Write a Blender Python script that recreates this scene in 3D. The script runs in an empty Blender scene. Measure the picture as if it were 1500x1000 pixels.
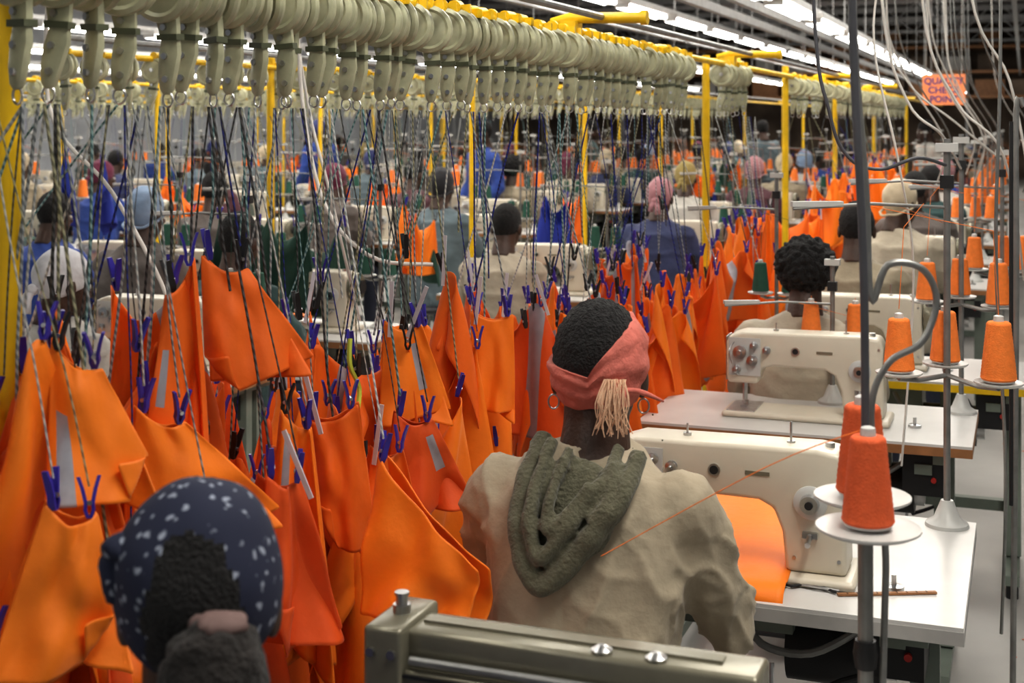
import bpy, math, random
import numpy as np
from mathutils import Vector, Matrix, noise as mnoise
random.seed(7); np.random.seed(7)
R=random.uniform
scene=bpy.context.scene
scene.view_settings.view_transform='Standard'
scene.view_settings.look='None'
scene.view_settings.gamma=.86

# ------------------------------------------------------------------ materials
def new_mat(name):
    m=bpy.data.materials.new(name); m.use_nodes=True
    nt=m.node_tree; b=nt.nodes['Principled BSDF']
    return m,nt,b
def mat(name,col,rough=.5,metal=0.,var=.12,scale=12,bump=0.,bscale=60,sheen=0.,emit=0.):
    m,nt,b=new_mat(name)
    tc=nt.nodes.new('ShaderNodeTexCoord')
    nz=nt.nodes.new('ShaderNodeTexNoise'); nz.inputs['Scale'].default_value=scale; nz.inputs['Detail'].default_value=5
    nt.links.new(tc.outputs['Object'],nz.inputs['Vector'])
    mr=nt.nodes.new('ShaderNodeMapRange'); mr.inputs['From Min'].default_value=.3; mr.inputs['From Max'].default_value=.7
    mr.inputs['To Min'].default_value=1-var; mr.inputs['To Max'].default_value=1+var
    nt.links.new(nz.outputs['Fac'],mr.inputs['Value'])
    vm=nt.nodes.new('ShaderNodeVectorMath'); vm.operation='SCALE'; vm.inputs[0].default_value=col
    nt.links.new(mr.outputs['Result'],vm.inputs['Scale'])
    nt.links.new(vm.outputs['Vector'],b.inputs['Base Color'])
    b.inputs['Roughness'].default_value=rough; b.inputs['Metallic'].default_value=metal
    if sheen: b.inputs['Sheen Weight'].default_value=sheen
    if emit:
        b.inputs['Emission Color'].default_value=(*col,1); b.inputs['Emission Strength'].default_value=emit
    if bump:
        n2=nt.nodes.new('ShaderNodeTexNoise'); n2.inputs['Scale'].default_value=bscale; n2.inputs['Detail'].default_value=4
        nt.links.new(tc.outputs['Object'],n2.inputs['Vector'])
        bp=nt.nodes.new('ShaderNodeBump'); bp.inputs['Strength'].default_value=bump; bp.inputs['Distance'].default_value=.01
        nt.links.new(n2.outputs['Fac'],bp.inputs['Height']); nt.links.new(bp.outputs['Normal'],b.inputs['Normal'])
    return m
def mat2(name,c1,c2,kind='wave',scale=40,rough=.7,thr=.5):
    m,nt,b=new_mat(name)
    tc=nt.nodes.new('ShaderNodeTexCoord')
    if kind=='wave':
        t=nt.nodes.new('ShaderNodeTexWave'); t.bands_direction='DIAGONAL'; t.inputs['Scale'].default_value=scale; t.inputs['Distortion'].default_value=1
        out=t.outputs['Fac']
        nt.links.new(tc.outputs['Object'],t.inputs['Vector'])
    else:
        nz=nt.nodes.new('ShaderNodeTexNoise'); nz.inputs['Scale'].default_value=60
        ad=nt.nodes.new('ShaderNodeVectorMath'); ad.operation='MULTIPLY_ADD'; ad.inputs[1].default_value=(.016,.016,.016)
        nt.links.new(tc.outputs['Object'],nz.inputs['Vector']); nt.links.new(nz.outputs['Color'],ad.inputs[0]); nt.links.new(tc.outputs['Object'],ad.inputs[2])
        t=nt.nodes.new('ShaderNodeTexVoronoi'); t.inputs['Scale'].default_value=scale; out=t.outputs['Distance']
        nt.links.new(ad.outputs['Vector'],t.inputs['Vector'])
    cr=nt.nodes.new('ShaderNodeValToRGB'); cr.color_ramp.elements[0].position=thr-.06; cr.color_ramp.elements[1].position=thr+.06
    cr.color_ramp.elements[0].color=(*c1,1); cr.color_ramp.elements[1].color=(*c2,1)
    nt.links.new(out,cr.inputs['Fac']); nt.links.new(cr.outputs['Color'],b.inputs['Base Color'])
    b.inputs['Roughness'].default_value=rough
    return m
M_or=mat('orange_twill',(.96,.24,.008),.6,var=.07,scale=5,bump=.14,bscale=45,sheen=.04)
M_or2=mat('orange_twill_deep',(.86,.16,.006),.64,var=.10,scale=5,bump=.14,bscale=45,sheen=.03)
M_or3=mat('orange_twill_red',(.74,.10,.006),.66,var=.10,scale=5,bump=.14,bscale=45,sheen=.03)
M_gr=mat('dark_green_twill',(.015,.06,.04),.7,bump=.1)
M_bl=mat('blue_twill',(.012,.03,.28),.7,bump=.1)
M_tape=mat('reflective_tape',(.36,.36,.40),.35,var=.08,scale=40)
M_cream=mat('cream_enamel',(.63,.58,.48),.32,var=.05,scale=8)
M_cream2=mat('olive_grey_enamel',(.23,.215,.16),.26,.35,var=.12,scale=14)
M_steel=mat('brushed_steel',(.55,.55,.55),.28,1.,var=.15,scale=50)
M_dark=mat('black_rubber',(.015,.015,.016),.5)
M_top=mat('white_laminate',(.62,.61,.59),.28,var=.07,scale=6)
M_wood=mat('wood_edge',(.32,.15,.06),.5,var=.2,scale=15)
M_edge=mat('grey_edge',(.45,.44,.42),.5)
M_frame=mat('grey_green_frame',(.22,.26,.22),.45,var=.12)
M_yel=mat('yellow_paint',(.78,.50,.01),.4,var=.18,scale=9)
M_hook=mat('khaki_plastic',(.44,.44,.30),.34,var=.18,scale=30)
M_hook2=mat('khaki_plastic_dark',(.10,.11,.065),.45,var=.15,scale=30)
M_blueclip=mat('violet_blue_plastic',(.045,.03,.34),.35)
M_whclip=mat('white_plastic',(.62,.61,.65),.4)
M_thr=mat('orange_thread',(.82,.22,.035),.75,var=.08,scale=80,bump=.25,bscale=300)
M_thr2=mat('red_orange_thread',(.66,.115,.03),.75,var=.08,scale=80,bump=.25,bscale=300)
M_thg=mat('green_thread',(.02,.09,.06),.75,var=.1,scale=80)
M_plate=mat('grey_white_plastic',(.53,.53,.51),.35,var=.05)
M_pipe=mat('galvanised_pipe',(.26,.26,.25),.38,.6,var=.15,scale=25)
M_dpipe=mat('dark_cable',(.08,.08,.09),.45)
M_wire=mat('white_cable',(.62,.60,.56),.5)
M_lint=mat('lint',(.7,.2,.08),.9)
M_tube=mat('fluorescent_tube',(1,.98,.94),.4,var=0.,emit=13.)
M_house=mat('lamp_housing',(.65,.65,.64),.5)
M_floor=mat('polished_concrete',(.42,.41,.39),.33,var=.2,scale=1.4,bump=.05,bscale=30)
M_wallw=mat('white_painted_wall',(.66,.68,.71),.8,var=.08,scale=.6)
M_wallb=mat('brown_stored_goods_wall',(.16,.12,.09),.9,var=.5,scale=1.2)
M_ceil=mat('dark_roof_sheet',(.065,.06,.06),.9,var=.3,scale=1)
M_truss=mat('grey_truss_paint',(.32,.32,.32),.6)
M_red=mat('red_paint',(.5,.03,.02),.6)
M_skin=mat('dark_brown_skin',(.058,.028,.017),.48,var=.2,scale=25,bump=.25,bscale=90)
M_eye=mat('eye_white',(.6,.57,.5),.3)
M_hair=mat('black_hair',(.006,.005,.005),.85,var=.4,scale=80,bump=1.,bscale=190,sheen=.05)
M_trous=mat('navy_trousers',(.03,.035,.06),.8,bump=.2)
M_shoe=mat('black_shoe',(.02,.02,.02),.5)
M_stool=mat('stool_vinyl',(.03,.03,.035),.5)
CORDS=[mat2('white_cord',(.6,.6,.56),(.33,.35,.35),scale=45),mat2('grey_cord',(.4,.42,.42),(.16,.18,.19),scale=45),
 mat2('teal_cord',(.28,.42,.42),(.07,.16,.17),scale=45),
 mat2('navy_cord',(.02,.03,.25),(.01,.015,.09),scale=45),mat2('olive_cord',(.40,.38,.24),(.16,.16,.10),scale=45),
 mat2('black_cord',(.03,.03,.03),(.1,.1,.1),scale=45)]
M_navydot=mat2('navy_floral_cotton',(.30,.33,.40),(.014,.018,.045),'vor',62,.85,.24)

# ------------------------------------------------------------------ mesh builder
class MB:
    def __init__(s): s.v=[];s.f=[];s.m=[];s.mats=[];s.M=Matrix()
    def mi(s,mt):
        if mt not in s.mats: s.mats.append(mt)
        return s.mats.index(mt)
    def add(s,vs,fs,mt):
        o=len(s.v); k=s.mi(mt); M=s.M
        s.v+=[tuple(M@Vector(v)) for v in vs]
        s.f+=[tuple(i+o for i in f) for f in fs]; s.m+=[k]*len(fs)
    def box(s,c,d,mt,rot=None):
        x,y,z=d[0]/2,d[1]/2,d[2]/2
        vs=[Vector((a*x,b*y,e*z)) for a in(-1,1) for b in(-1,1) for e in(-1,1)]
        if rot is not None: vs=[rot@v for v in vs]
        vs=[v+Vector(c) for v in vs]
        s.add(vs,[(0,1,3,2),(4,6,7,5),(0,4,5,1),(2,3,7,6),(0,2,6,4),(1,5,7,3)],mt)
    def loft(s,rings,mt,caps=True):
        n=len(rings[0]); vs=[p for r in rings for p in r]; fs=[]
        for i in range(len(rings)-1):
            for j in range(n):
                k=(j+1)%n
                fs.append((i*n+j,i*n+k,(i+1)*n+k,(i+1)*n+j))
        if caps:
            fs.append(tuple(range(n-1,-1,-1))); fs.append(tuple((len(rings)-1)*n+j for j in range(n)))
        s.add(vs,fs,mt)
    def tube(s,pts,r,mt,seg=8,caps=True):
        pts=[Vector(p) for p in pts]; n=len(pts)
        rr=r if isinstance(r,(list,tuple)) else [r]*n
        T=[]
        for i in range(n):
            d=pts[min(i+1,n-1)]-pts[max(i-1,0)]
            T.append(d.normalized() if d.length>1e-9 else Vector((0,0,1)))
        up=Vector((0,0,1)) if abs(T[0].z)<.9 else Vector((1,0,0))
        nr=up; rings=[]
        for i in range(n):
            nr=(nr-T[i]*nr.dot(T[i])).normalized(); b=T[i].cross(nr)
            rings.append([pts[i]+(nr*math.cos(2*math.pi*j/seg)+b*math.sin(2*math.pi*j/seg))*rr[i] for j in range(seg)])
        s.loft(rings,mt,caps)
    def cyl(s,a,b,r,mt,seg=16,r2=None): s.tube([a,b],[r,r if r2 is None else r2],mt,seg)
    def capsule(s,a,b,ra,rb,mt,seg=14):
        a=Vector(a);b=Vector(b);d=(b-a).normalized(); P=[];Q=[]
        for t in(-85,-60,-30): P.append(a+d*ra*math.sin(math.radians(t)));Q.append(ra*math.cos(math.radians(t)))
        P+= [a,b];Q+=[ra,rb]
        for t in(30,60,85): P.append(b+d*rb*math.sin(math.radians(t)));Q.append(rb*math.cos(math.radians(t)))
        s.tube(P,Q,mt,seg)
    def lathe(s,prof,mt,M=None,seg=20):
        M=M or Matrix()
        rings=[[M@Vector((r*math.cos(2*math.pi*j/seg),r*math.sin(2*math.pi*j/seg),z)) for j in range(seg)] for r,z in prof]
        s.loft(rings,mt)
    def ell(s,c,r,mt,seg=18,rings=12,rot=None,fn=None):
        c=Vector(c); rs=[]
        for i in range(1,rings):
            t=math.pi*i/rings-math.pi/2; ring=[]
            for j in range(seg):
                a=2*math.pi*j/seg
                p=Vector((r[0]*math.cos(t)*math.cos(a),r[1]*math.cos(t)*math.sin(a),r[2]*math.sin(t)))
                if fn: p=fn(p)
                if rot is not None: p=rot@p
                ring.append(c+p)
            rs.append(ring)
        s.loft(rs,mt)
    def mesh(s,name,smooth=35):
        me=bpy.data.meshes.new(name); me.from_pydata(s.v,[],s.f)
        for m in s.mats: me.materials.append(m)
        me.polygons.foreach_set('material_index',s.m); me.update()
        if smooth:
            me.polygons.foreach_set('use_smooth',[True]*len(me.polygons))
            me.set_sharp_from_angle(angle=math.radians(smooth))
        return me
    def obj(s,name,smooth=35,bevel=0,loc=(0,0,0)):
        ob=bpy.data.objects.new(name,s.mesh(name,smooth)); scene.collection.objects.link(ob); ob.location=loc
        if bevel:
            b=ob.modifiers.new('bevel','BEVEL'); b.width=bevel; b.segments=3; b.limit_method='ANGLE'; b.angle_limit=math.radians(50)
        return ob
def inst(me,name,loc,rz=0,parent=None):
    ob=bpy.data.objects.new(name,me); scene.collection.objects.link(ob); ob.location=loc; ob.rotation_euler=(0,0,rz)
    if parent: ob.parent=parent
    return ob
def smoothpath(P,sub=6):
    P=[Vector(p) for p in P]; out=[]
    for i in range(len(P)-1):
        p0=P[max(i-1,0)];p1=P[i];p2=P[i+1];p3=P[min(i+2,len(P)-1)]
        for k in range(sub):
            t=k/sub
            out.append(.5*((2*p1)+(p2-p0)*t+(2*p0-5*p1+4*p2-p3)*t*t+(3*p1-p0-3*p2+p3)*t**3))
    out.append(P[-1]); return out
def bake(ob):
    dg=bpy.context.evaluated_depsgraph_get(); dg.update()
    me=bpy.data.meshes.new_from_object(ob.evaluated_get(dg)); return me
def remesh(mb,vox,sm=3,disp=None):
    ob=mb.obj('tmp',smooth=0)
    m=ob.modifiers.new('r','REMESH'); m.mode='VOXEL'; m.voxel_size=vox
    s=ob.modifiers.new('s','SMOOTH'); s.iterations=sm; s.factor=.5
    me=bake(ob); bpy.data.objects.remove(ob)
    vs=[]
    for v in me.vertices:
        p=v.co.copy()
        if disp: p+=v.normal*disp(p)
        vs.append(tuple(p))
    fs=[tuple(p.vertices) for p in me.polygons]
    bpy.data.meshes.remove(me)
    return vs,fs

# ------------------------------------------------------------------ cloth shapes (mass-spring hanging sheets)
n=21
specs=[]
for typ in range(6):
    for sd in range(4): specs.append((typ,sd))
N=len(specs)
W=np.zeros(N);H=np.zeros(N); P=np.zeros((N,n,n,3)); inv=np.ones((N,n,n,1))
for k,(typ,sd) in enumerate(specs):
    rng=np.random.RandomState(100+k)
    w,h,sp={0:(.9,1.,1.),1:(1.1,1.,.62),2:(1.,1.,1.),3:(.8,1.,.78),4:(1.2,.9,.55),5:(.45,1.3,.55)}[typ]
    W[k]=w/(n-1);H[k]=h/(n-1)
    jj,ii=np.meshgrid(np.linspace(0,1,n),np.linspace(0,1,n))
    x=(jj-.5)*w*(sp if typ in(1,3,4,5) else 1); z=-ii*h
    y=.20*np.sin(jj*math.pi*(2.+3.*rng.rand())+rng.rand()*6)+.08*np.sin(ii*5*rng.rand()+jj*9*rng.rand()+rng.rand()*6)+.01*rng.randn(n,n)
    if typ==0:
        a=math.radians(45+rng.uniform(-8,8)); x0=(jj)*w; z0=-ii*h
        x=x0*math.cos(a)+z0*math.sin(a)*1.0; z=-x0*math.sin(a)+z0*math.cos(a)
        x=x*.8
        inv[k,0,0]=0;inv[k,0,1]=0;inv[k,1,0]=0
    elif typ==2:
        m=n//2+rng.randint(-3,4)
        z=z-np.abs(jj-m/(n-1))*w*.55; x=x*.75; y=y+.25*np.abs(jj-m/(n-1))*(1 if sd%2 else -1)
        inv[k,0,m-1:m+2]=0
    elif typ==4:
        z=z-jj*.25; inv[k,0,0:2]=0; inv[k,0,int(n*.7):int(n*.7)+2]=0
    else:
        inv[k,0,0:2]=0; inv[k,0,n-2:n]=0
    if typ in(1,3,5):
        y[0,0]=0;y[0,-1]=0
    P[k,...,0]=x;P[k,...,1]=y;P[k,...,2]=z
V=np.zeros_like(P); Wd=W[:,None,None];Hd=H[:,None,None]; Dd=np.sqrt(Wd**2+Hd**2)
def con(A,B,IA,IB,rest,st):
    d=P[B]-P[A]; L=np.sqrt((d*d).sum(-1,keepdims=True))+1e-9
    wa=inv[A];wb=inv[B]; c=d*((L-rest[...,None])/L)*st/(wa+wb+1e-9)
    P[A]+=c*wa; P[B]-=c*wb
S=slice
def run_cons():
    a=S(None)
    for g in(0,1):
        con((a,a,S(g,n-1,2)),(a,a,S(g+1,n,2)),0,0,Wd,1.)
        con((a,S(g,n-1,2)),(a,S(g+1,n,2)),0,0,Hd,1.)
        con((a,S(g,n-1,2),S(0,n-1)),(a,S(g+1,n,2),S(1,n)),0,0,Dd,.5)
        con((a,S(g,n-1,2),S(1,n)),(a,S(g+1,n,2),S(0,n-1)),0,0,Dd,.5)
    for kk,st in((2,.28),(4,.05)):
        idx=np.arange(n-kk)
        for g in(0,1):
            I=idx[(idx//kk)%2==g]
            if len(I)==0: continue
            con((a,a,I),(a,a,I+kk),0,0,Wd*kk,st); con((a,I),(a,I+kk),0,0,Hd*kk,st)
dt=.022
for step in range(110):
    V[...,2]-=9.8*dt*(inv[...,0]); V*=.965
    Q=P.copy(); P=P+V*dt*inv
    for it in range(6): run_cons()
    V=(P-Q)/dt
VAR=[]
for k,(typ,sd) in enumerate(specs):
    pins=[P[k,i,j].copy() for i in range(2) for j in range(n) if inv[k,i,j,0]==0]
    c=pins[0] if typ in(0,2) else (pins[0]+pins[-1])/2
    pts=P[k]-c
    if typ in(0,2): pl=[pins[0]-c]
    else: pl=[pins[0]-c,pins[-1]-c]
    VAR.append((pts.reshape(-1,3),pl,typ))
GF=[(i*n+j,i*n+j+1,(i+1)*n+j+1,(i+1)*n+j) for i in range(n-1) for j in range(n-1)]

def put_piece(mb,vi,loc,yaw,s,mt,tape=None,mirror=False):
    pts,pl,typ=VAR[vi]
    M=Matrix.Translation(loc)@Matrix.Rotation(yaw,4,'Z')@Matrix.Diagonal((-s if mirror else s,s,s,1))
    o=len(mb.v); mb.v+=[tuple(M@Vector(p)) for p in pts]
    k=mb.mi(mt); kt=mb.mi(M_tape)
    for f in GF:
        j=f[0]%n; isT=(tape is not None and tape<=j<tape+3)
        mb.f.append(tuple(q+o for q in f)); mb.m.append(kt if isT else k)
    return [M@Vector(p) for p in pl]
def put_patch(mb,c,mt,bulge=.03,fold=1.,ph=0.,tape=None,seed=0,flap=0.,side=0):
    """folded garment panel: c = top-left, top-right, bottom-left, bottom-right corners; one bottom corner may be folded up as a flap"""
    A,B,C,D=[Vector(q) for q in c]; nr=((B-A).cross(C-A)).normalized()
    if nr.y>0: nr=-nr
    for layer in range(2):
        o=len(mb.v)
        for i in range(n):
            for j in range(n):
                v=i/(n-1); u=j/(n-1); lift=0
                if flap and layer==0:
                    uu=u if side==0 else 1-u; w=1-v
                    if uu+w<flap:
                        lift=.012+.25*(flap-uu-w)*.12; uu,w=flap-w,flap-uu
                        u=uu if side==0 else 1-uu; v=1-w
                p=(A*(1-u)+B*u)*(1-v)+(C*(1-u)+D*u)*v
                b=bulge*math.sin(math.pi*fold*u+ph+v*.8)*(.25+.75*v)+.018*mnoise.noise(Vector((u*3.5+seed,v*2.5,seed)))
                b+=.012*math.sin(u*11+v*4+seed)*v
                if layer: p=p+(C-A)*(-.12*v)-nr*(.022+.03*math.sin(math.pi*v))+Vector((0,0,-.06*u*v)); b*=-.6
                p=p+nr*(b+lift)+(Vector((0,0,-.018))*math.sin(math.pi*u)*(1-v))
                mb.v.append(tuple(p))
        k=mb.mi(mt); kt=mb.mi(M_tape)
        for f in GF:
            i=f[0]//n; j=f[0]%n
            mb.f.append(tuple(q+o for q in f)); mb.m.append(kt if (tape and layer==0 and tape[0]<=j<tape[0]+3 and tape[1]<=i<tape[2]) else k)
def finish_cloth(mb,name,sub=1):
    ob=mb.obj(name,smooth=0)
    ob.data.polygons.foreach_set('use_smooth',[True]*len(ob.data.polygons))
    if sub:
        m=ob.modifiers.new('sub','SUBSURF'); m.levels=sub; m.render_levels=sub
    so=ob.modifiers.new('th','SOLIDIFY'); so.thickness=.0022
    return ob
def pegs(mb,p,yaw,tilt,mt,s=.75):
    mb.M=Matrix.Translation(p)@Matrix.Rotation(yaw,4,'Z')@Matrix.Rotation(tilt,4,'X')@Matrix.Diagonal((s,s,s,1))
    for sg in(-1,1):
        pts=[(sg*.002,0,-.022),(sg*.007,0,-.008),(sg*.006,0,.004),(sg*.011,0,.028),(sg*.018,0,.05)]
        rings=[]
        for i,q in enumerate(pts):
            w=[.005,.007,.007,.007,.005][i]; t=.003
            rings.append([Vector(q)+Vector(d) for d in((-t,-w,0),(t,-w,0),(t,w,0),(-t,w,0))])
        mb.loft(rings,mt)
    mb.cyl((0,-.010,.004),(0,.010,.004),.0045,M_steel,8)
    mb.M=Matrix()

# ------------------------------------------------------------------ templates
RXm=Matrix.Rotation(math.pi/2,4,'X'); RYm=Matrix.Rotation(math.pi/2,4,'Y'); T=Matrix.Translation
def bevelled(mb,w=.013,seg=4,ang=40):
    tmp=mb.obj('tmp',smooth=0)
    b=tmp.modifiers.new('b','BEVEL'); b.width=w; b.segments=seg; b.limit_method='ANGLE'; b.angle_limit=math.radians(ang)
    me=bake(tmp); bpy.data.objects.remove(tmp)
    m2=MB(); m2.mats=list(mb.mats); m2.v=[tuple(v.co) for v in me.vertices]; m2.f=[tuple(p.vertices) for p in me.polygons]; m2.m=[p.material_index for p in me.polygons]
    bpy.data.meshes.remove(me); return m2
def sewing_machine_mesh(body,name):
    mb=MB()
    prof=[(-.245,.105),(-.25,.13),(-.25,.235),(-.24,.255),(-.2,.268),(.18,.272),(.225,.265),(.238,.24),(.24,.02),(.118,.02),(.110,.10),(.092,.145),(.062,.16),(-.10,.163),(-.135,.155),(-.145,.13),(-.15,.105)]
    mb.loft([[(x,y,z) for x,z in prof] for y in(-.056,.056)],body)
    mb.box((0,0,.01),(.52,.18,.02),body)
    m2=bevelled(mb)
    m2.lathe([(.02,0),(.06,.0),(.064,.006),(.064,.03),(.055,.036),(.03,.034),(.028,.05),(.001,.05)],M_cream2,T((.243,0,.2))@RYm,28)
    m2.lathe([(.03,0),(.03,.02),(.001,.02)],M_dark,T((.275,0,.2))@RYm)
    m2.lathe([(.034,0),(.034,.006),(.028,.01),(.001,.01)],M_plate,T((.168,-.056,.165))@RXm,28)
    m2.lathe([(.02,0),(.018,.018),(.001,.018)],M_steel,T((.168,-.064,.165))@RXm,24)
    m2.lathe([(.008,0),(.008,.004),(.001,.004)],M_dark,T((.168,-.082,.165))@RXm)
    m2.box((.168,-.058,.10),(.03,.02,.012),M_steel); m2.cyl((.168,-.06,.1),(.168,-.1,.09),.006,M_steel,10)
    for x,z,r in((-.205,.205,.021),(-.165,.18,.017),(-.215,.15,.013),(-.16,.228,.012),(-.12,.215,.012)):
        m2.lathe([(r,0),(r,.004),(r*.6,.006),(r*.6,.01),(r,.012),(r,.016),(r*.4,.018),(r*.35,.03),(.001,.03)],M_steel,T((x,-.056,z))@RXm,18)
    m2.box((-.19,-.058,.19),(.1,.003,.12),M_plate)
    m2.tube(smoothpath([(-.225,-.06,.235),(-.235,-.085,.21),(-.225,-.075,.16),(-.21,-.06,.13)],4),.0018,M_steel,6)
    m2.box((-.252,0,.18),(.004,.08,.14),M_steel)
    for z in(.13,.235): m2.cyl((-.254,0,z),(-.258,0,z),.006,M_dark,8)
    m2.cyl((-.2,-.012,.11),(-.2,-.012,.045),.0055,M_steel,10); m2.cyl((-.2,-.012,.05),(-.2,-.012,.021),.0015,M_steel,6)
    m2.cyl((-.2,.012,.11),(-.2,.012,.035),.006,M_steel,10)
    m2.box((-.2,.006,.034),(.018,.022,.012),M_steel); m2.box((-.2,-.008,.026),(.02,.04,.004),M_steel)
    m2.box((-.2,0,.0215),(.09,.16,.003),M_steel)
    for x in(-.1,.12):
        m2.cyl((x,0,.268),(x,0,.275),.009,M_steel,12); m2.cyl((x,0,.27),(x,0,.295 if x<.1 else .315),.0024,M_steel,8)
    m2.box((.06,-.057,.215),(.05,.002,.008),M_cream2)
    m2.cyl((-.03,-.056,.215),(-.03,-.06,.215),.013,M_steel,18); m2.cyl((-.03,-.059,.215),(-.03,-.062,.215),.009,M_dark,14)
    m2.cyl((.2,.0,.268),(.2,0,.278),.01,M_steel,12)
    for x,z in((.225,.05),(.135,.05),(.225,.235)): m2.cyl((x,-.056,z),(x,-.058,z),.004,M_steel,8)
    m2.lathe([(.02,0),(.02,.008),(.005,.01),(.005,.03),(.001,.03)],M_steel,T((.33,-.03,.0)),16)
    return m2.mesh(name,40)
ME_mach=sewing_machine_mesh(M_cream,'sewing_machine')
def long_arm_mesh():
    mb=MB()
    mb.box((0,0,.252),(.50,.075,.055),M_cream2)
    mb.box((0,-.044,.19),(.50,.02,.085),M_cream2)
    mb.box((.19,0,.12),(.12,.12,.22),M_cream2)
    mb.box((-.235,0,.222),(.055,.125,.13),M_cream2)
    mb.box((-.235,0,.15),(.045,.08,.1),M_cream2)
    mb.box((0,0,.01),(.52,.18,.02),M_cream2)
    m2=bevelled(mb,.007,3)
    m2.cyl((-.2,-.050,.245),(.22,-.050,.245),.006,M_pipe,10)
    m2.box((.0,.005,.280),(.40,.022,.006),M_cream2)
    m2.box((0,-.055,.2),(.40,.002,.02),M_plate); m2.box((0,-.0555,.226),(.42,.003,.004),M_dark)
    m2.cyl((-.235,.0,.285),(-.235,.0,.298),.012,M_steel,16); m2.cyl((-.235,.0,.298),(-.235,.0,.310),.008,M_steel,16); m2.cyl((-.235,0,.310),(-.235,0,.314),.010,M_steel,16)
    for x in(-.25,-.22): m2.cyl((x,-.062,.255),(x,-.068,.255),.006,M_steel,10)
    for x in(.05,.12): m2.lathe([(.012,0),(.014,.004),(.006,.009),(.001,.010)],M_steel,T((x,-.02,.279)),16)
    m2.lathe([(.02,0),(.05,.0),(.054,.006),(.054,.028),(.045,.033),(.001,.033)],M_steel,T((.252,0,.2))@RYm,28)
    m2.cyl((.25,-.03,.25),(.30,-.03,.25),.012,M_dark,12); m2.cyl((.23,-.05,.262),(.29,-.05,.26),.008,M_steel,12)
    m2.cyl((-.235,0,.12),(-.235,0,.03),.005,M_steel,8); m2.box((-.235,0,.03),(.02,.04,.008),M_steel)
    return m2.mesh('long_arm_sewing_machine',40)

def table_mesh(w,d,edge,name):
    mb=MB(); h=.76
    mb.box((0,0,h-.004),(w,d,.008),M_top); mb.box((0,0,h-.021),(w+.002,d+.002,.026),edge)
    for sx in(-1,1):
        x=sx*(w/2-.09)
        mb.box((x,0,h-.055),(.045,d*.8,.035),M_frame)
        mb.box((x,-.02,.40),(.06,.04,.62),M_frame); mb.box((x,.06,.40),(.045,.03,.62),M_frame)
        mb.box((x,0,.065),(.05,d*.95,.035),M_frame)
        for sy in(-1,1): mb.cyl((x,sy*d*.43,.05),(x,sy*d*.43,0),.022,M_dark,12)
    mb.box((0,.1,.24),(w-.18,.04,.04),M_frame); mb.box((0,.0,h-.06),(w-.2,.03,.03),M_frame)
    mb.cyl((w*.12,.02,.55),(w*.12+.2,.02,.55),.075,M_dark,24); mb.cyl((w*.12+.2,.02,.55),(w*.12+.23,.02,.55),.05,M_steel,20)
    mb.box((w*.12+.1,.02,.66),(.06,.05,.1),M_frame)
    mb.box((-.08,.03,h-.1),(.44,.2,.12),M_frame); mb.box((w*.36,-.13,h-.11),(.12,.16,.12),M_dark)
    mb.box((w*.36,-.215,h-.09),(.05,.01,.03),M_frame); mb.cyl((w*.36+.03,-.212,h-.12),(w*.36+.03,-.222,h-.12),.008,M_red,10)
    mb.box((0,-.05,.12),(.3,.22,.012),M_dark,Matrix.Rotation(.2,3,'X')); mb.cyl((.08,-.03,.13),(.08,.02,.5),.006,M_steel,8)
    mb.tube(smoothpath([(.3,-.05,.66),(.33,-.12,.58),(.2,-.14,.5),(.22,-.1,.3),(.1,.0,.2)],5),.007,M_dark,8)
    mb.tube(smoothpath([(.05,-.2,.70),(.1,-.22,.63),(.2,-.21,.62),(.3,-.2,.68)],5),.008,M_pipe,8)
    mb.tube(smoothpath([(-.1,-.06,.64),(-.1,-.14,.56),(-.02,-.15,.52),(.02,-.1,.45)],5),.01,M_steel,8)
    mb.box((-.02,-.16,.5),(.07,.015,.09),M_dark)
    return mb.mesh(name,30)
ME_table=table_mesh(1.0,.55,M_wood,'sewing_table'); 
ME_tableB=table_mesh(1.0,.715,M_edge,'sewing_table_deep')
ME_tableY=table_mesh(1.1,.55,M_yel,'sewing_table_yellow')

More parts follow.
